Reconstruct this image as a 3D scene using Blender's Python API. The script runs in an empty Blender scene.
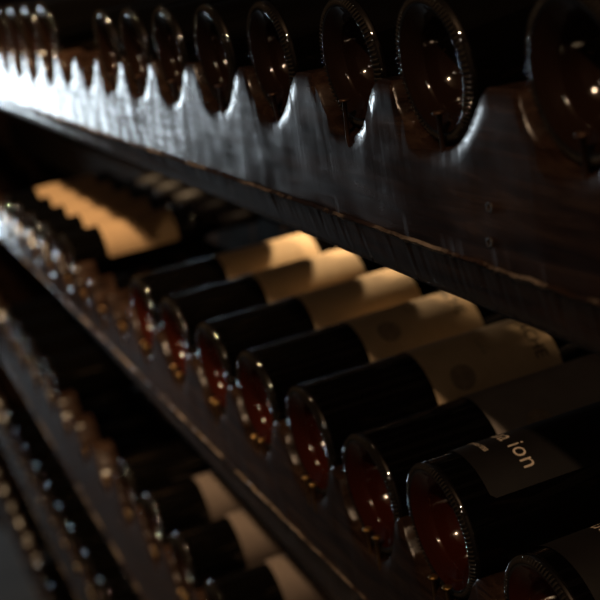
import bpy, bmesh, math, random
from mathutils import Vector, Matrix, noise
random.seed(7)
SC = bpy.context.scene
COL = SC.collection
PI = math.pi

# ------------------------------------------------------------------ materials
def new_mat(name):
    m = bpy.data.materials.new(name); m.use_nodes = True
    nt = m.node_tree
    return m, nt, nt.nodes['Principled BSDF']

def nd(nt, t, **kw):
    n = nt.nodes.new(t)
    for k, v in kw.items():
        if k in n.inputs: n.inputs[k].default_value = v
        else: setattr(n, k, v)
    return n

def ramp(nt, fac, stops):
    r = nt.nodes.new('ShaderNodeValToRGB')
    e = r.color_ramp.elements
    while len(e) < len(stops): e.new(0.5)
    for i, (p, c) in enumerate(stops):
        e[i].position = p; e[i].color = (*c, 1)
    nt.links.new(fac, r.inputs[0])
    return r

def coords(nt, scale=(1, 1, 1)):
    t = nt.nodes.new('ShaderNodeTexCoord')
    mp = nt.nodes.new('ShaderNodeMapping'); mp.inputs['Scale'].default_value = scale
    nt.links.new(t.outputs['Object'], mp.inputs[0])
    return mp.outputs[0]

def wood_mat(name, c0, c1, c2, rmin, rmax, bump=0.35):
    m, nt, b = new_mat(name); L = nt.links.new
    g = nd(nt, 'ShaderNodeTexNoise', Scale=1.0, Detail=7.0, Roughness=0.62, Distortion=0.6)
    L(coords(nt, (9, 60, 130)), g.inputs['Vector'])             # long grain
    s = nd(nt, 'ShaderNodeTexNoise', Scale=1.0, Detail=3.0)
    L(coords(nt, (300, 40, 26)), s.inputs['Vector'])            # upright saw marks
    w = nd(nt, 'ShaderNodeTexNoise', Scale=9.0, Detail=6.0, Roughness=0.65)
    L(coords(nt, (1, 1, 2.2)), w.inputs['Vector'])               # blotches of wear
    cr = ramp(nt, g.outputs[0], [(0.3, c0), (0.52, c1), (0.75, c2)])
    mx = nt.nodes.new('ShaderNodeMix'); mx.data_type = 'RGBA'; mx.blend_type = 'MULTIPLY'
    mx.inputs[0].default_value = 0.6
    wr = ramp(nt, w.outputs[0], [(0.35, (0.45, 0.45, 0.45)), (0.65, (1.1, 1.1, 1.1))])
    L(cr.outputs[0], mx.inputs[6]); L(wr.outputs[0], mx.inputs[7]); L(mx.outputs[2], b.inputs['Base Color'])
    mr = nt.nodes.new('ShaderNodeMapRange'); mr.inputs['From Min'].default_value = 0.35; mr.inputs['From Max'].default_value = 0.66
    mr.inputs['To Min'].default_value = rmin; mr.inputs['To Max'].default_value = rmax
    L(w.outputs[0], mr.inputs[0]); L(mr.outputs[0], b.inputs['Roughness'])
    ad = nd(nt, 'ShaderNodeMath', operation='ADD'); ml = nd(nt, 'ShaderNodeMath', operation='MULTIPLY')
    ml.inputs[1].default_value = 0.25
    L(s.outputs[0], ml.inputs[0]); L(g.outputs[0], ad.inputs[0]); L(ml.outputs[0], ad.inputs[1])
    b.inputs['Specular IOR Level'].default_value = 0.24
    bp = nd(nt, 'ShaderNodeBump', Strength=bump, Distance=0.0010)
    L(ad.outputs[0], bp.inputs['Height']); L(bp.outputs[0], b.inputs['Normal'])
    return m

def glass_mat(name, col, rough=0.07, spec=0.5, bump=0.0):
    m, nt, b = new_mat(name)
    b.inputs['Base Color'].default_value = (*col, 1)
    b.inputs['Roughness'].default_value = rough
    b.inputs['IOR'].default_value = 1.52
    b.inputs['Specular IOR Level'].default_value = spec
    if bump:
        n = nd(nt, 'ShaderNodeTexNoise', Scale=70.0, Detail=3.0)
        nt.links.new(coords(nt), n.inputs['Vector'])
        bp = nd(nt, 'ShaderNodeBump', Strength=bump, Distance=0.001)
        nt.links.new(n.outputs[0], bp.inputs['Height']); nt.links.new(bp.outputs[0], b.inputs['Normal'])
    return m

def paper_mat(name, a, c, rough=0.75):
    m, nt, b = new_mat(name)
    n = nd(nt, 'ShaderNodeTexNoise', Scale=60.0, Detail=5.0)
    nt.links.new(coords(nt), n.inputs['Vector'])
    r = ramp(nt, n.outputs[0], [(0.3, a), (0.7, c)])
    nt.links.new(r.outputs[0], b.inputs['Base Color'])
    b.inputs['Roughness'].default_value = rough
    return m

def plain_mat(name, col, rough, metal=0.0):
    m, nt, b = new_mat(name)
    n = nd(nt, 'ShaderNodeTexNoise', Scale=200.0, Detail=3.0)
    nt.links.new(coords(nt), n.inputs['Vector'])
    r = ramp(nt, n.outputs[0], [(0.3, tuple(x * 0.8 for x in col)), (0.7, tuple(min(1, x * 1.15) for x in col))])
    nt.links.new(r.outputs[0], b.inputs['Base Color'])
    b.inputs['Roughness'].default_value = rough; b.inputs['Metallic'].default_value = metal
    return m

def plaster_mat(name, a, c):
    m, nt, b = new_mat(name)
    n = nd(nt, 'ShaderNodeTexNoise', Scale=4.0, Detail=8.0, Roughness=0.65)
    nt.links.new(coords(nt), n.inputs['Vector'])
    r = ramp(nt, n.outputs[0], [(0.3, a), (0.7, c)])
    nt.links.new(r.outputs[0], b.inputs['Base Color'])
    b.inputs['Roughness'].default_value = 0.85
    bp = nd(nt, 'ShaderNodeBump', Strength=0.5, Distance=0.01)
    nt.links.new(n.outputs[0], bp.inputs['Height']); nt.links.new(bp.outputs[0], b.inputs['Normal'])
    return m

M = {}
M['wood'] = wood_mat('dark_stained_wood', (0.008, 0.0038, 0.0024), (0.026, 0.0135, 0.0088), (0.060, 0.035, 0.023), 0.15, 0.28, 0.26)
M['wood_in'] = wood_mat('raw_dark_wood', (0.008, 0.0045, 0.0025), (0.022, 0.012, 0.007), (0.04, 0.023, 0.013), 0.5, 0.8)
def worn_mat():
    m = M['wood'].copy(); m.name = 'worn_wood_edge'; nt = m.node_tree; b = nt.nodes['Principled BSDF']
    old = b.inputs['Base Color'].links[0].from_socket
    n = nd(nt, 'ShaderNodeTexNoise', Scale=14.0, Detail=6.0, Roughness=0.7)
    nt.links.new(coords(nt), n.inputs['Vector'])
    r = ramp(nt, n.outputs[0], [(0.45, (0, 0, 0)), (0.62, (1, 1, 1))])
    mx = nt.nodes.new('ShaderNodeMix'); mx.data_type = 'RGBA'
    nt.links.new(r.outputs[0], mx.inputs[0]); nt.links.new(old, mx.inputs[6]); mx.inputs[7].default_value = (0.22, 0.17, 0.13, 1)
    nt.links.new(mx.outputs[2], b.inputs['Base Color'])
    return m
M['worn'] = worn_mat()
M['wood_back'] = wood_mat('unvarnished_dark_wood', (0.004, 0.0025, 0.0018), (0.010, 0.006, 0.0042), (0.02, 0.012, 0.008), 0.75, 0.95)
M['wood_back'].node_tree.nodes['Principled BSDF'].inputs['Specular IOR Level'].default_value = 0.1
M['glass'] = glass_mat('dark_bottle_glass', (0.0016, 0.0013, 0.0011), 0.022, 0.8)
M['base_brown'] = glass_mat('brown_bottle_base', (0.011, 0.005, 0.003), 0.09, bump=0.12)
M['base_red'] = glass_mat('painted_red_glow_base', (0.030, 0.0048, 0.0018), 0.10, bump=0.12)  # red glow of light through glass and wine, put into the colour
M['knurl'] = glass_mat('knurled_glass', (0.020, 0.017, 0.014), 0.07, 0.5)
M['knurl'].node_tree.nodes['Principled BSDF'].inputs['IOR'].default_value = 1.75
M['heel'] = glass_mat('polished_heel_glass', (0.004, 0.003, 0.0025), 0.03, 0.6)
M['heel'].node_tree.nodes['Principled BSDF'].inputs['IOR'].default_value = 1.85
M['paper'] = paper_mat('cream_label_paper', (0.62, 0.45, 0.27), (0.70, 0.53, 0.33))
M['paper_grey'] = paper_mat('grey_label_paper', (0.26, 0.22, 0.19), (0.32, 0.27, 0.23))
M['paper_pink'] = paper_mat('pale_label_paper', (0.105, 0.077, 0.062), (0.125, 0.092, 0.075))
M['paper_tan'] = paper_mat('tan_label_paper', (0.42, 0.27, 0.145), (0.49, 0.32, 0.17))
M['paper_black'] = paper_mat('black_label_paper', (0.005, 0.0036, 0.003), (0.008, 0.006, 0.005), 0.55)
M['ink'] = plain_mat('black_ink', (0.02, 0.015, 0.012), 0.6)
M['ink_grey'] = plain_mat('grey_ink', (0.36, 0.27, 0.18), 0.7)
M['ink_pale'] = plain_mat('pale_gold_ink', (0.75, 0.62, 0.48), 0.45)
M['foil'] = plain_mat('dark_foil', (0.008, 0.006, 0.006), 0.5, 0.0)
M['iron'] = plain_mat('rusty_nail_iron', (0.10, 0.055, 0.035), 0.42, 0.8)
M['brass'] = plain_mat('worn_brass', (0.55, 0.33, 0.12), 0.32, 0.95)
M['plaster'] = plaster_mat('dark_cellar_plaster', (0.04, 0.031, 0.023), (0.08, 0.062, 0.048))
M['shade_black'] = plaster_mat('shade_black_wall', (0.0015, 0.0014, 0.0013), (0.003, 0.0028, 0.0026))  # near black: the darkness behind the rack is put into the wall colour
M['stone'] = plaster_mat('dark_stone_floor', (0.014, 0.013, 0.0125), (0.03, 0.028, 0.027))
M['shade_black'].node_tree.nodes['Principled BSDF'].inputs['Specular IOR Level'].default_value = 0.0

# ------------------------------------------------------------------ helpers
def link(name, me, parent=None, mats=()):
    o = bpy.data.objects.new(name, me); COL.objects.link(o)
    for m in mats: me.materials.append(m)
    if parent: o.parent = parent
    return o

def mesh_of(name, verts, faces, smooth=False, mi=None):
    me = bpy.data.meshes.new(name); me.from_pydata(verts, [], faces); me.update()
    if smooth:
        for p in me.polygons: p.use_smooth = True
    if mi:
        for p, k in zip(me.polygons, mi): p.material_index = k
    return me

def empty(name, loc, label, cat, group=None):
    o = bpy.data.objects.new(name, None); COL.objects.link(o)
    o.location = loc; o.empty_display_size = 0.03
    o['label'] = label; o['category'] = cat
    if group: o['group'] = group
    return o

def lathe(name, prof, n=96, smooth=True, close=False):
    """profile of (y, r) turned about the Y axis"""
    v, f = [], []
    for y, r in prof:
        for k in range(n):
            a = 2 * PI * k / n
            v.append((r * math.sin(a), y, r * math.cos(a)))
    for i in range(len(prof) - 1):
        for k in range(n):
            k2 = (k + 1) % n
            f.append((i * n + k, i * n + k2, (i + 1) * n + k2, (i + 1) * n + k))
    me = mesh_of(name, v, f, smooth)
    bm = bmesh.new(); bm.from_mesh(me)
    bmesh.ops.remove_doubles(bm, verts=bm.verts, dist=1e-6)
    bmesh.ops.recalc_face_normals(bm, faces=bm.faces)
    bm.to_mesh(me); bm.free()
    return me

def box_bm(bm, x0, x1, y0, y1, z0, z1):
    vs = [bm.verts.new(p) for p in ((x0,y0,z0),(x1,y0,z0),(x1,y1,z0),(x0,y1,z0),(x0,y0,z1),(x1,y0,z1),(x1,y1,z1),(x0,y1,z1))]
    for q in ((3,2,1,0),(4,5,6,7),(0,1,5,4),(1,2,6,5),(2,3,7,6),(3,0,4,7)):
        bm.faces.new([vs[i] for i in q])

def boxes(name, bs, bevel=0.0):
    bm = bmesh.new()
    for b in bs: box_bm(bm, *b)
    if bevel: bmesh.ops.bevel(bm, geom=bm.edges[:], offset=bevel, segments=2, affect='EDGES')
    me = bpy.data.meshes.new(name); bm.to_mesh(me); bm.free()
    return me

# ------------------------------------------------------------------ bottles
SMALL, LARGE, STOUT = 'small', 'large', 'stout'
RAD = {SMALL: 0.0383, LARGE: 0.0450, STOUT: 0.0450}
def smooth_steps(a, b, n):
    return [(a[0] + (b[0] - a[0]) * i / n, a[1] + (b[1] - a[1]) * (0.5 - 0.5 * math.cos(PI * i / n))) for i in range(1, n + 1)]

def bottle_meshes(kind):
    R = RAD[kind]
    hb = 0.0060                                    # heel radius
    heel = [(hb - hb * math.sin(t), R - hb + hb * math.cos(t)) for t in [PI / 2 * i / 10 for i in range(11)]]
    heel = heel[::-1][1:]                          # from the standing ring outward and back
    rn = 0.0140 if kind == SMALL else 0.0165
    yb, ys, yn = {SMALL: (0.185, 0.218, 0.296), LARGE: (0.268, 0.304, 0.366), STOUT: (0.180, 0.262, 0.325)}[kind]
    body = [(hb + (yb - hb) * i / 6, R) for i in range(0, 7)]
    body += smooth_steps((yb, R), (ys, rn + 0.001), 10)
    body += [(yn - 0.05, rn), (yn - 0.022, rn), (yn - 0.02, rn + 0.0015), (yn - 0.008, rn + 0.0015), (yn - 0.006, rn), (yn, rn - 0.001), (yn, 0.0)]
    # the hollow under the bottle
    rb = R - hb
    dp = 0.030 if kind == SMALL else 0.038
    punt = [(0.0005, rb), (0.0014, rb - 0.0014), (0.0024, rb - 0.0034)]
    r1 = rb * 0.70                                 # sloping shoulder of the hollow, then the deep dome
    for i in range(1, 6): punt.append((0.0024 + 0.0050 * (i / 5) ** 1.3, rb - 0.0034 + (r1 - rb + 0.0034) * i / 5))
    for i in range(1, 15):
        t = PI / 2 * i / 14
        punt.append((0.0074 + (dp - 0.0074) * math.sin(t), r1 * math.cos(t)))
    b = lathe(kind + '_bottle_body', body); p = lathe(kind + '_bottle_base', punt)
    # knurled bearing ring: little glass ribs around the rim
    v, f = [], []
    n = 84 if kind == SMALL else 92
    for k in range(n):
        a = 2 * PI * k / n
        rc = R - hb * 0.52; da = PI / n * 0.55
        o = len(v)
        for (dr, y, w) in ((-0.0024, 0.0010, 0.7), (-0.0009, -0.0011, 1), (0.0008, -0.0008, 1), (0.0027, 0.0014, 0.9)):
            for s in (-1, 0, 1):
                aa = a + s * da * w; yy = y if s == 0 else y + 0.0012
                v.append(((rc + dr) * math.sin(aa), yy, (rc + dr) * math.cos(aa)))
        for i in range(3):
            for j in range(2):
                q = o + i * 3 + j
                f.append((q, q + 1, q + 4, q + 3))
    hp = [(0.0005, R - hb)] + heel + [(hb + 0.0002, R - 0.0012)]
    o = len(v); m_ = 96
    for y, r in hp: v += [(r * math.sin(2 * PI * k / m_), y, r * math.cos(2 * PI * k / m_)) for k in range(m_)]
    for i in range(len(hp) - 1):
        for k in range(m_):
            k2 = (k + 1) % m_
            f.append((o + i * m_ + k, o + (i + 1) * m_ + k, o + (i + 1) * m_ + k2, o + i * m_ + k2))
    kr = mesh_of(kind + '_bottle_ring', v, f, True, [0] * (n * 6) + [1] * (len(f) - n * 6))
    cap = lathe(kind + '_bottle_foil', [(yn - 0.062, rn + 0.0002), (yn - 0.062, rn + 0.0009), (yn - 0.022, rn + 0.001), (yn - 0.019, rn + 0.0024), (yn - 0.007, rn + 0.0024), (yn - 0.005, rn + 0.001), (yn + 0.0006, rn), (yn + 0.0008, 0.0)], 48)
    b.materials.append(M['glass']); kr.materials.append(M['knurl']); kr.materials.append(M['heel']); cap.materials.append(M['foil'])
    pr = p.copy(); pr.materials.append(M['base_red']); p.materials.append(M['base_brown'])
    return dict(body=b, punt=p, punt_red=pr, ring=kr, cap=cap)

BM_ = {k: bottle_meshes(k) for k in (SMALL, LARGE, STOUT)}

def text_faces(txt, size, font_shear=0.0, space=1.0):
    cu = bpy.data.curves.new('lettering_curve', 'FONT')
    cu.body = txt; cu.size = size; cu.align_x = 'LEFT'; cu.resolution_u = 4
    cu.shear = font_shear; cu.space_character = space
    o = bpy.data.objects.new('lettering_source', cu); COL.objects.link(o)
    dg = bpy.context.evaluated_depsgraph_get(); dg.update()
    ev = o.evaluated_get(dg); me = ev.to_mesh()
    v = [(p.co.x, p.co.y) for p in me.vertices]; f = [tuple(p.vertices) for p in me.polygons]
    ev.to_mesh_clear(); bpy.data.objects.remove(o); bpy.data.curves.remove(cu)
    return v, f

def label_patch(R, y0, y1, a0, a1, lift=0.0005, corner=0.003):
    v, f = [], []
    na, ny = 44, 10
    for i in range(na + 1):
        a = math.radians(a0 + (a1 - a0) * i / na)
        e = min(i, na - i) / na * math.radians(a1 - a0) * R
        c = 0
        if e < corner: c = corner - math.sqrt(max(0, corner ** 2 - (corner - e) ** 2))
        for j in range(ny + 1):
            y = y0 + c + (y1 - y0 - 2 * c) * j / ny
            v.append(((R + lift) * math.sin(a), y, (R + lift) * math.cos(a)))
    for i in range(na):
        for j in range(ny):
            q = i * (ny + 1) + j
            f.append((q, q + ny + 1, q + ny + 2, q + 1))
    return v, f

def wrap(R, flat, a_deg, y, lift, centre=False):
    v, f = flat
    x0 = 0.0
    if centre: x0 = (min(p[0] for p in v) + max(p[0] for p in v)) / 2
    out = []
    for (x, h) in v:
        a = math.radians(a_deg) + (x - x0) / R
        out.append(((R + lift) * math.sin(a), y + h, (R + lift) * math.cos(a)))
    return out, [tuple(reversed(q)) if False else q for q in f]

def oval(rx, ry, n=36):
    return [(rx * math.cos(2 * PI * k / n), ry * math.sin(2 * PI * k / n)) for k in range(n)], [tuple(range(n))]

def strips(rx, ry, n=14):
    """an oval built from narrow strips so that it follows the bottle"""
    v, f = [], []
    for i in range(n + 1):
        x = -rx + 2 * rx * i / n
        h = ry * math.sqrt(max(0, 1 - (x / rx) ** 2))
        v += [(x, -h), (x, h)]
    for i in range(n): f.append((2 * i, 2 * i + 2, 2 * i + 3, 2 * i + 1))
    return v, f

def part(name, layers, parent):
    """layers: list of ((verts, faces), material) put in one mesh"""
    v, f, mi, ms = [], [], [], []
    for (vv, ff), m in layers:
        o = len(v); v += vv; f += [tuple(i + o for i in q) for q in ff]
        if m not in ms: ms.append(m)
        mi += [ms.index(m)] * len(ff)
    me = mesh_of(name, v, f, True, mi)
    return link(name, me, parent, ms)

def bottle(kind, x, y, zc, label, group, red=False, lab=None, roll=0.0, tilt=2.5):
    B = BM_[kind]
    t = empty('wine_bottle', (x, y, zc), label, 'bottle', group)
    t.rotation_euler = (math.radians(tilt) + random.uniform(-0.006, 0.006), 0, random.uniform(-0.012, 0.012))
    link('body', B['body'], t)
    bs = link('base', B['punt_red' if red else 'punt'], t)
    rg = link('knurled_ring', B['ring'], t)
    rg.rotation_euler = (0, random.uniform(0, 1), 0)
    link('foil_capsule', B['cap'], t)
    R = RAD[kind]
    if lab == 'cream':
        part('paper_label', [(label_patch(R, 0.0967, 0.210, -92 + roll, 92 + roll), M['paper'])], t)
    elif lab in ('cream_text', 'grey'):
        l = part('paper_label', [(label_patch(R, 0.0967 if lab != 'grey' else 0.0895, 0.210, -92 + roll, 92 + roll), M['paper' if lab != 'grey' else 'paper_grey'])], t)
        part('emblem', [(wrap(R, strips(0.011, 0.0105), 54 + roll, 0.124, 0.0009), M['ink_grey'])], l)
        if lab == 'cream_text':
            part('lettering', [(wrap(R, text_faces('ACHE', 0.0150), 10 + roll, 0.190, 0.001), M['ink'])], l)
            part('small_print', [(wrap(R, text_faces('riserva', 0.0068), 14 + roll, 0.149, 0.001), M['ink_grey'])], l)
    elif lab == 'black':
        l = part('paper_label', [(label_patch(R, 0.0235, 0.135, -120 + roll, 53 + roll), M['paper_black'])], t)
        l['label'] = 'black paper label with pale lettering'
        part('lettering', [(wrap(R, text_faces('ua ion', 0.0172, 0, 1.08), -19 + roll, 0.0525, 0.001), M['ink_pale'])], l)
        part('small_print', [(wrap(R, text_faces('passerina', 0.0070), -24 + roll, 0.0375, 0.001), M['ink_pale'])], l)
    elif lab == 'brown':
        l = part('paper_label', [(label_patch(R, 0.0150, 0.125, -80 + roll, 80 + roll), M['paper_black'])], t)
        part('lettering', [(wrap(R, text_faces('ua ion', 0.0185, 0, 1.12), -22, 0.0455, 0.001), M['ink_pale'])], l)
    elif lab == 'tan':
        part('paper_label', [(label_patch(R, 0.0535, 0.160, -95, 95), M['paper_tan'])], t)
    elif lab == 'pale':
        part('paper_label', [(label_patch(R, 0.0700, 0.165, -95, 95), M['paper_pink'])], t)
    return t

# ------------------------------------------------------------------ the rack
FACE = {1: -0.012, 2: 0.010, 3: 0.010, 4: 0.010, 5: 0.010}
BASE = {2: 0.0141, 3: 0.0141, 4: 0.0141, 5: 0.0141}
THK = 0.032
def zc(row, x):                                    # height of the bottle axes along a rail
    if row == 1: return 0.0
    if row == 2: return -0.302
    if row == 3: return -0.640 - 0.042 * (x + 0.846)
    if row == 4: return -0.971 - 0.045 * (x + 1.762)
    return -1.321 - 0.045 * (x + 2.484)
def zlow(row, x):                                  # lower edge and worn arris of a rail
    if row == 1: return -0.1136 - 0.0125 * x, -0.0905 - 0.0075 * x
    if row == 2: return -0.424 - 0.05 * (max(x, -1.9) + 0.85), -0.393 - 0.020 * (max(x, -1.9) + 0.75)
    if row == 3: return -0.785 - 0.085 * (max(x, -2.7) + 1.75), -0.752 - 0.075 * (max(x, -2.7) + 1.75)
    if row == 4: return -1.09 - 0.08 * (max(x, -3.2) + 2.55), -1.06 - 0.075 * (max(x, -3.2) + 2.55)
    return zc(row, x) - 0.15, zc(row, x) - 0.12

X0, X1 = -3.85, 0.50
ROWS = {                                            # bottle axes
 1: [0.0166, -0.1125, -0.2208, -0.347, -0.468, -0.5866, -0.698, -0.805, -1.10, -1.205, -1.31, -1.415],
 2: [-0.096, -0.2205, -0.33, -0.4449, -0.5686, -0.6915, -0.822, -0.951, -1.3821, -1.5073, -1.6276, -1.7479, -1.8682],
 3: [-0.846, -0.9856, -1.1203, -1.2551, -1.7873, -1.9288, -2.0607, -2.1868],
 4: [-1.6564, -1.7768, -1.8923, -2.0078, -2.1233, -2.2436, -2.3639, -2.4842, -2.5997],
 5: [-2.3206, -2.4457, -2.5708],
}
NOTCH1 = [0.022, -0.100, -0.2200, -0.341, -0.452, -0.578, -0.685, -0.789, -1.10, -1.205, -1.31, -1.415]
BASE1 = [-0.008, -0.008, -0.0056, -0.0075] + [-0.008] * 8
EMPTY = {1: [-0.893, -0.997], 2: [-1.0597, -1.1656, -1.2715], 3: [-1.3869, -1.5217, -1.6564], 4: [-2.7152, -2.8307, -2.9462], 5: [-2.6959, -2.8211, -2.9462, -3.0617]}
DZ2 = {0: -0.008, 1: 0.007, 2: -0.006}                  # bottles that sit a little lower or higher
SEATS = {1: [(x, 0.0383, 0.0035) if i < 8 else (x, 0.0450, 0.009) for i, x in enumerate(ROWS[1])],
         2: [(x, 0.0450, DZ2.get(i, 0.0)) if i < 8 else (x, 0.0383, -0.0064) for i, x in enumerate(ROWS[2])]}
for _r in (3, 4, 5): SEATS[_r] = [(x, 0.0450, 0.0) for x in ROWS[_r]]
# half of a notch: (distance from its middle, height over the bottle axis)
def notch_profile(row):
    if row == 1:
        return [(0, -0.0340), (0.007, -0.0331), (0.015, -0.0300), (0.023, -0.0250), (0.031, -0.0180), (0.038, -0.0105), (0.0435, -0.0050), (0.048, -0.0026), (0.051, -0.0022)]
    return [(0, -0.0455), (0.010, -0.0443), (0.019, -0.0406), (0.028, -0.0347), (0.036, -0.0265), (0.043, -0.016), (0.048, -0.008), (0.053, -0.0035), (0.058, -0.0022)]

def interp(prof, d):
    for (a, za), (b, zb) in zip(prof, prof[1:]):
        if d <= b: return za + (zb - za) * (d - a) / (b - a)
    return prof[-1][1]

def slots(row):
    s = sorted((NOTCH1 if row == 1 else ROWS[row]) + EMPTY[row])
    p = 0.123 if row < 3 else 0.135
    while s[-1] + p < X1 - 0.05: s.append(s[-1] + p)
    while s[0] - p > X0 + 0.05: s.insert(0, s[0] - p)
    return s

def front_rail(row, parent):
    sl = slots(row); prof = notch_profile(row); yf = FACE[row]
    n = int((X1 - X0) / 0.0024)
    seats = SEATS[row]
    v, f = [], []
    ring = None
    for i in range(n + 1):
        x = X0 + (X1 - X0) * i / n
        d = min(abs(x - s) for s in sl)
        h = interp(prof, d)
        if row == 2: h += max((0.0064 * (1 - min(1, abs(x - ROWS[2][1]) / 0.045)), ))
        for (bx, br, bz) in seats:                                   # keep clear of the glass that lies in the notch
            if abs(x - bx) < br + 0.001: h = min(h, zc(row, bx) - zc(row, x) + bz - math.sqrt((br + 0.001) ** 2 - (x - bx) ** 2))
        top = zc(row, x) + h
        top -= 0.0012 * abs(noise.noise((x * 160, row * 9.1, 0))) + 0.0006 * abs(noise.noise((x * 600, row, 3)))
        zb, za = zlow(row, x); zb -= 0.0045
        za += 0.0012 * noise.noise((x * 60, row, 7)); wob = 0.0011 * noise.noise((x * 230, row * 3, 1))
        wave = 0.0013 * noise.noise((x * 5, row, 11))
        def yy(z, k): return yf + wave * 0.6 + 0.0005 * noise.noise((x * 35, z * 90, row + k))
        ch = 0.0022
        pts = [(yf + ch * 0.9, top)]                                 # softened upper edge
        pts += [(yf + 0.0004, top - ch)]
        for k in range(1, 7):
            z = top - ch + (za + 0.0024 - top + ch) * k / 6
            pts.append((yy(z, 0), z))
        pts.append((yf - 0.0017 + wob, za + 0.0010))                 # worn raised arris
        pts.append((yf + 0.0006 + wob, za - 0.0015))
        pts.append((yf + 0.0035, (za + zb) / 2 - 0.001))
        pts.append((yf + 0.0065, zb + 0.002 + wob))
        pts.append((yf + 0.0085, zb))
        pts.append((yf + THK, zb)); pts.append((yf + THK, (za + top) / 2)); pts.append((yf + THK, top))
        ring = len(pts)
        v += [(x, a, b) for a, b in pts]
    for i in range(n):
        for k in range(ring):
            k2 = (k + 1) % ring
            f.append((i * ring + k, (i + 1) * ring + k, (i + 1) * ring + k2, i * ring + k2))
    f.append(tuple(range(ring))); f.append(tuple(n * ring + k for k in reversed(range(ring))))
    me = mesh_of('front_rail', v, f)
    mi = []
    for p in me.polygons:
        c = p.center
        inner = p.normal.z > 0.35 and c.y > yf + 0.003
        p.material_index = 1 if inner else (2 if p.index < n * ring and p.index % ring in (7, 8) else 0)
        p.use_smooth = True
    o = link('front_rail', me, parent, (M['wood'], M['wood_in'], M['worn']))
    md = o.modifiers.new('edge_split', 'EDGE_SPLIT'); md.split_angle = math.radians(42)
    return o

rack = empty('wine_rack', (0, 0, -1.62), 'dark wooden wine rack whose long notched rails hold rows of lying bottles', 'wine rack')
rack_z = 1.62
def rp(o):                                          # parts are built in world places
    o.parent = rack; o.location = (0, 0, rack_z); return o

nail_me = lathe('nail', [(0, 0.0), (0, 0.0030), (-0.0006, 0.0034), (-0.0014, 0.0030), (-0.0016, 0.0013), (-0.024, 0.0012), (-0.028, 0.0002)], 14)
nail_me.transform(Matrix.Rotation(math.radians(90), 4, 'X'))
nail_me.materials.append(M['iron'])
nail_brass = nail_me.copy(); nail_brass.materials.clear(); nail_brass.materials.append(M['brass'])

for row in (1, 2, 3, 4, 5):
    r = rp(front_rail(row, rack))
    for s in slots(row):
        vis = (row == 1 and -1.7 < s < 0.1) or (row == 2 and -2.2 < s < 0.0) or (row == 3 and -2.5 < s < -0.8) or (row == 4 and -3 < s < -1.6)
        if not vis: continue
        zb = zc(row, s) + notch_profile(row)[0][1]
        for dx in ((0.0,) if row == 1 else (-0.008, 0.008)):
            nl = link('nail', nail_me if row == 1 else nail_brass, r)
            h = 0.017 if row == 1 else 0.0128
            if row == 2 and abs(s - ROWS[2][1]) < 0.01: h += 0.0064
            nl.location = (s + dx + random.uniform(-0.003, 0.003), FACE[row] + 0.0012, zb + h + random.uniform(-0.002, 0.002))
            nl.rotation_euler = (random.uniform(-0.05, 0.05), random.uniform(-0.06, 0.06), 0)
    if row == 1:
        for (hx, hz) in ((-0.0576, -0.0589), (-0.0612, -0.0765)):
            hm = lathe('screw', [(0.001, 0.0026), (-0.0004, 0.0026), (-0.0004, 0.0019), (0.0012, 0.0017), (0.0014, 0.0)], 20)
            hm.materials.append(M['ink'])
            sc_ = link('screw', hm, r); sc_.location = (hx, FACE[1] - 0.0006, hz)
    # rear rail carrying the necks
    def back(x, e): return zc(row, x) - e
    me = boxes('back_rail', [])
    vb = []
    for x in [X0 + (X1 - X0) * i / 60 for i in range(61)]:
        et = 0.0075 if row == 1 else 0.0155
        for (yy, e) in ((0.272, et), (0.272, 0.10), (0.293, 0.10), (0.293, et)):
            vb.append((x, yy + (0.060 if row > 1 else 0), back(x, e)))
    fb = []
    for i in range(60):
        for k in range(4):
            k2 = (k + 1) % 4
            fb.append((i * 4 + k, (i + 1) * 4 + k, (i + 1) * 4 + k2, i * 4 + k2))
    fb += [(0, 1, 2, 3), (243, 242, 241, 240)]
    rp(link('back_rail', mesh_of('back_rail', vb, fb), rack, (M['wood_back'],)))

for (xa, xb) in ((X0 + 0.02, X0 + 0.07), (X1 - 0.07, X1 - 0.02)):
    for (ya, yb) in ((0.0445, 0.085), (0.354, 0.385)):
        rp(link('upright', boxes('upright', [(xa, xb, ya, yb, -1.62, 0.30)], 0.003), rack, (M['wood'],)))
    rp(link('cross_tie', boxes('cross_tie', [(xa, xb, 0.085, 0.354, -1.56, -1.50)], 0.003), rack, (M['wood'],)))

rp(link('light_block_slat', boxes('light_block_slat', [(X0 + 0.02, X1 - 0.02, 0.392, 0.404, -0.28, -0.010)], 0.002), rack, (M['wood'],)))  # added unseen board that keeps the rear lamp off the third row
rp(link('light_block_panel', boxes('light_block_panel', [(X0 - 0.022, X0 - 0.002, 0.02, 0.84, -1.62, 0.30)], 0.002), rack, (M['wood'],)))  # added out of view to stop daylight getting in behind the rack

# ------------------------------------------------------------------ bottles in the rack
ORD = ['first', 'second', 'third', 'fourth', 'fifth', 'sixth', 'seventh', 'eighth', 'ninth', 'tenth', 'eleventh', 'twelfth']
ROWN = {1: 'top', 2: 'second', 3: 'third', 4: 'fourth', 5: 'lowest'}

g1 = 'bottles lying in the top row'
for i, x in enumerate(ROWS[1]):
    big = i >= 8
    k = STOUT if big else SMALL
    if i == 0: lb = 'dark bottle base at the right end of the top row, cut by the photo edge'
    elif i < 8: lb = f'dark bottle with beaded base rim in the top row, {ORD[i]} from the right'
    else: lb = f'thicker blurred bottle in the top row, {ORD[i-8]} beyond the two empty notches'
    bottle(k, x, BASE1[i], 0.009 if big else 0.0035, lb, g1, red=False, tilt=4.5)

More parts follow.
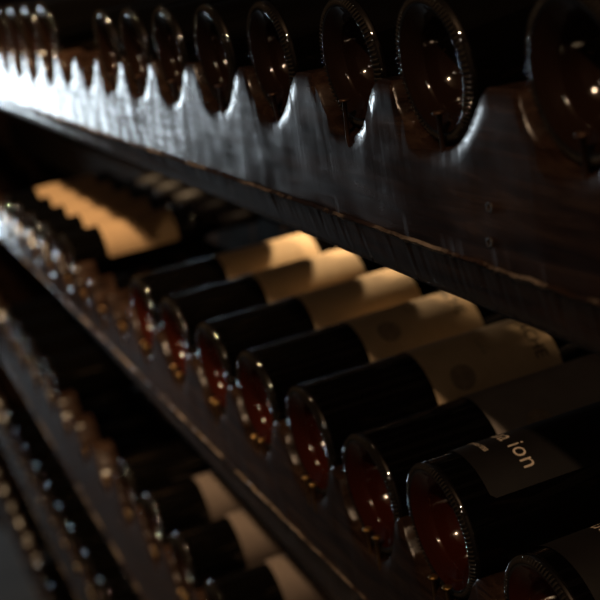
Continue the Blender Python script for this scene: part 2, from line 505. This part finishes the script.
g2 = 'bottles lying in the second row'
spec2 = [
 ('brown', 'dark bottle with black label in the bottom right corner of the photo', True),
 ('black', 'large bottle with black label lettered ua ion in the second row', True),
 ('grey', 'bottle with grey paper label between the black label and the ACHE label', True),
 ('cream_text', 'bottle whose cream label shows the letters CHE, just below the top rail', True),
 ('cream_text', 'bottle with cream label behind the CHE label bottle, partly shaded', True),
 ('cream', 'bottle with cream label, third of the cream labels counted from the left', True),
 ('cream', 'bottle with cream label, second of the cream labels counted from the left', True),
 ('cream', 'bottle with the brightest lit cream label, leftmost of the cream labels', True)]
for i, x in enumerate(ROWS[2]):
    if i < 8:
        lab, lb, red = spec2[i]
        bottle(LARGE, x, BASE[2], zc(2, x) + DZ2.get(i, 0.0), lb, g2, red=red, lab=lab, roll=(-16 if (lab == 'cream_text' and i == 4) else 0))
    else:
        lb = f'slim tan-labelled bottle beyond the second row empty notches, {ORD[i-8]} from the right'
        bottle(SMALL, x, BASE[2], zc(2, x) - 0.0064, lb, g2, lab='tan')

g3 = 'bottles lying in the third row'
for i, x in enumerate(ROWS[3]):
    if i < 4:
        lb = f'third row bottle with pale label under the second rail, {ORD[i]} from the right' if i < 3 else 'dark unlabelled bottle in the third row beside the empty notches'
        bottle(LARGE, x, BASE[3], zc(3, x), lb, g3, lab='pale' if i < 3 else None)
    else:
        bottle(LARGE, x, BASE[3], zc(3, x), f'blurred dark bottle in the third row, {ORD[i-4]} beyond its empty notches', g3)
g4 = 'bottles lying in the fourth row'
for i, x in enumerate(ROWS[4]):
    bottle(LARGE, x, BASE[4], zc(4, x), f'blurred dark bottle in the fourth row with a glinting base, {ORD[i]} from the right', g4)
g5 = 'bottles lying in the lowest row'
for i, x in enumerate(ROWS[5]):
    bottle(LARGE, x, BASE[5], zc(5, x), f'blurred dark bottle at the lowest visible row, {ORD[i]} from the right', g5)

# ------------------------------------------------------------------ the cellar around
def struct(name, me, m):
    o = link(name, me, None, (m,)); o['kind'] = 'structure'; return o
XL, XR, YF, YB, ZF, ZC = -6.5, 2.4, -2.4, 0.85, -1.62, 1.55
WY0, WY1, WZ0, WZ1 = -0.85, -0.30, -1.15, 0.05
struct('floor', boxes('floor', [(XL - .2, XR + .2, YF - .2, YB + .2, ZF - 0.1, ZF)]), M['stone'])
struct('ceiling', boxes('ceiling', [(XL - .2, XR + .2, YF - .2, YB + .2, ZC, ZC + 0.1)]), M['plaster'])
struct('wall_back', boxes('wall_back', [(XL, XR, YB, YB + .2, ZF, ZC)]), M['shade_black'])
struct('wall_front', boxes('wall_front', [(XL, XR, YF - .2, YF, ZF, ZC)]), M['plaster'])
struct('wall_right', boxes('wall_right', [(XR, XR + .2, YF - .2, YB + .2, ZF, ZC)]), M['plaster'])
struct('wall_left', boxes('wall_left', [(XL - .2, XL, YF - .2, WY0, ZF, ZC), (XL - .2, XL, WY1, YB + .2, ZF, ZC), (XL - .2, XL, WY0, WY1, ZF, WZ0), (XL - .2, XL, WY0, WY1, WZ1, ZC)]), M['plaster'])
t_ = 0.05
struct('window_1', boxes('window_1', [(XL - .12, XL - .06, WY0, WY0 + t_, WZ0, WZ1), (XL - .12, XL - .06, WY1 - t_, WY1, WZ0, WZ1), (XL - .12, XL - .06, WY0 + t_, WY1 - t_, WZ0, WZ0 + t_), (XL - .12, XL - .06, WY0 + t_, WY1 - t_, WZ1 - t_, WZ1)]), M['wood'])

# ------------------------------------------------------------------ light
def light(name, kind, loc, energy, col, size=0.05, rot=None, size_y=None):
    d = bpy.data.lights.new(name, kind); d.energy = energy; d.color = col
    if kind == 'AREA':
        d.shape = 'RECTANGLE'; d.size = size; d.size_y = size_y or size
    else: d.shadow_soft_size = size
    o = bpy.data.objects.new(name, d); COL.objects.link(o); o.location = loc
    if rot: o.rotation_euler = rot
    return o
light('daylight', 'AREA', (XL - 0.19, (WY0 + WY1) / 2, (WZ0 + WZ1) / 2), 43, (0.78, 0.91, 1.0), WZ1 - WZ0, (0, -PI / 2, 0), WY1 - WY0)
al = light('aisle_lamp', 'SPOT', (-1.0, -0.76, 1.06), 150.0, (1.0, 0.69, 0.39), 0.02)
al.data.spot_size = math.radians(92); al.data.spot_blend = 1.0
al.rotation_euler = (Vector((-1.6, 0.05, -0.35)) - Vector(al.location)).to_track_quat('-Z', 'Y').to_euler()
light('front_fill', 'POINT', (0.9, -1.5, 0.85), 2.5, (1.0, 0.80, 0.60), 0.05)  # added soft fill from behind the camera, not a known fixture
light('rail_fill', 'POINT', (0.85, -0.85, 1.08), 45.0, (1.0, 0.68, 0.42), 0.025)  # added warm fill that brightens the right-hand rails and bottle rims
rl = light('rear_lamp', 'SPOT', (-1.05, 0.50, 0.165), 22.0, (1.0, 0.70, 0.40), 0.006)
rl.data.spot_size = math.radians(84); rl.data.spot_blend = 1.0
rl.rotation_euler = (Vector((-0.95, 0.18, -0.26)) - Vector(rl.location)).to_track_quat('-Z', 'Y').to_euler()

w = bpy.data.worlds.new('cellar_air'); SC.world = w; w.use_nodes = True
w.node_tree.nodes['Background'].inputs[0].default_value = (0.5, 0.6, 0.8, 1)
w.node_tree.nodes['Background'].inputs[1].default_value = 0.02

# ------------------------------------------------------------------ camera
cd = bpy.data.cameras.new('camera'); cam = bpy.data.objects.new('camera', cd); COL.objects.link(cam)
cpos = Vector((0.48806494, -0.30605806, 0.06887214))
r_ = Vector((0.36469908, 0.92055159, -0.1399262)); u_ = Vector((-0.18602043, 0.21927923, 0.95776459)); f_ = Vector((-0.91235463, 0.32326674, -0.25121234))
mw = Matrix(((r_.x, u_.x, -f_.x, cpos.x), (r_.y, u_.y, -f_.y, cpos.y), (r_.z, u_.z, -f_.z, cpos.z), (0, 0, 0, 1)))
cam.matrix_world = mw
cd.sensor_width = 36; cd.lens = 1329.0 / 600 * 36; cd.clip_start = 0.02
cd.dof.use_dof = True; cd.dof.focus_distance = 0.76; cd.dof.aperture_fstop = 8.6
SC.camera = cam
SC.view_settings.view_transform = 'Standard'; SC.view_settings.look = 'None'
SC.view_settings.gamma = 1; SC.view_settings.use_curve_mapping = False
SC.view_settings.exposure = 0.0
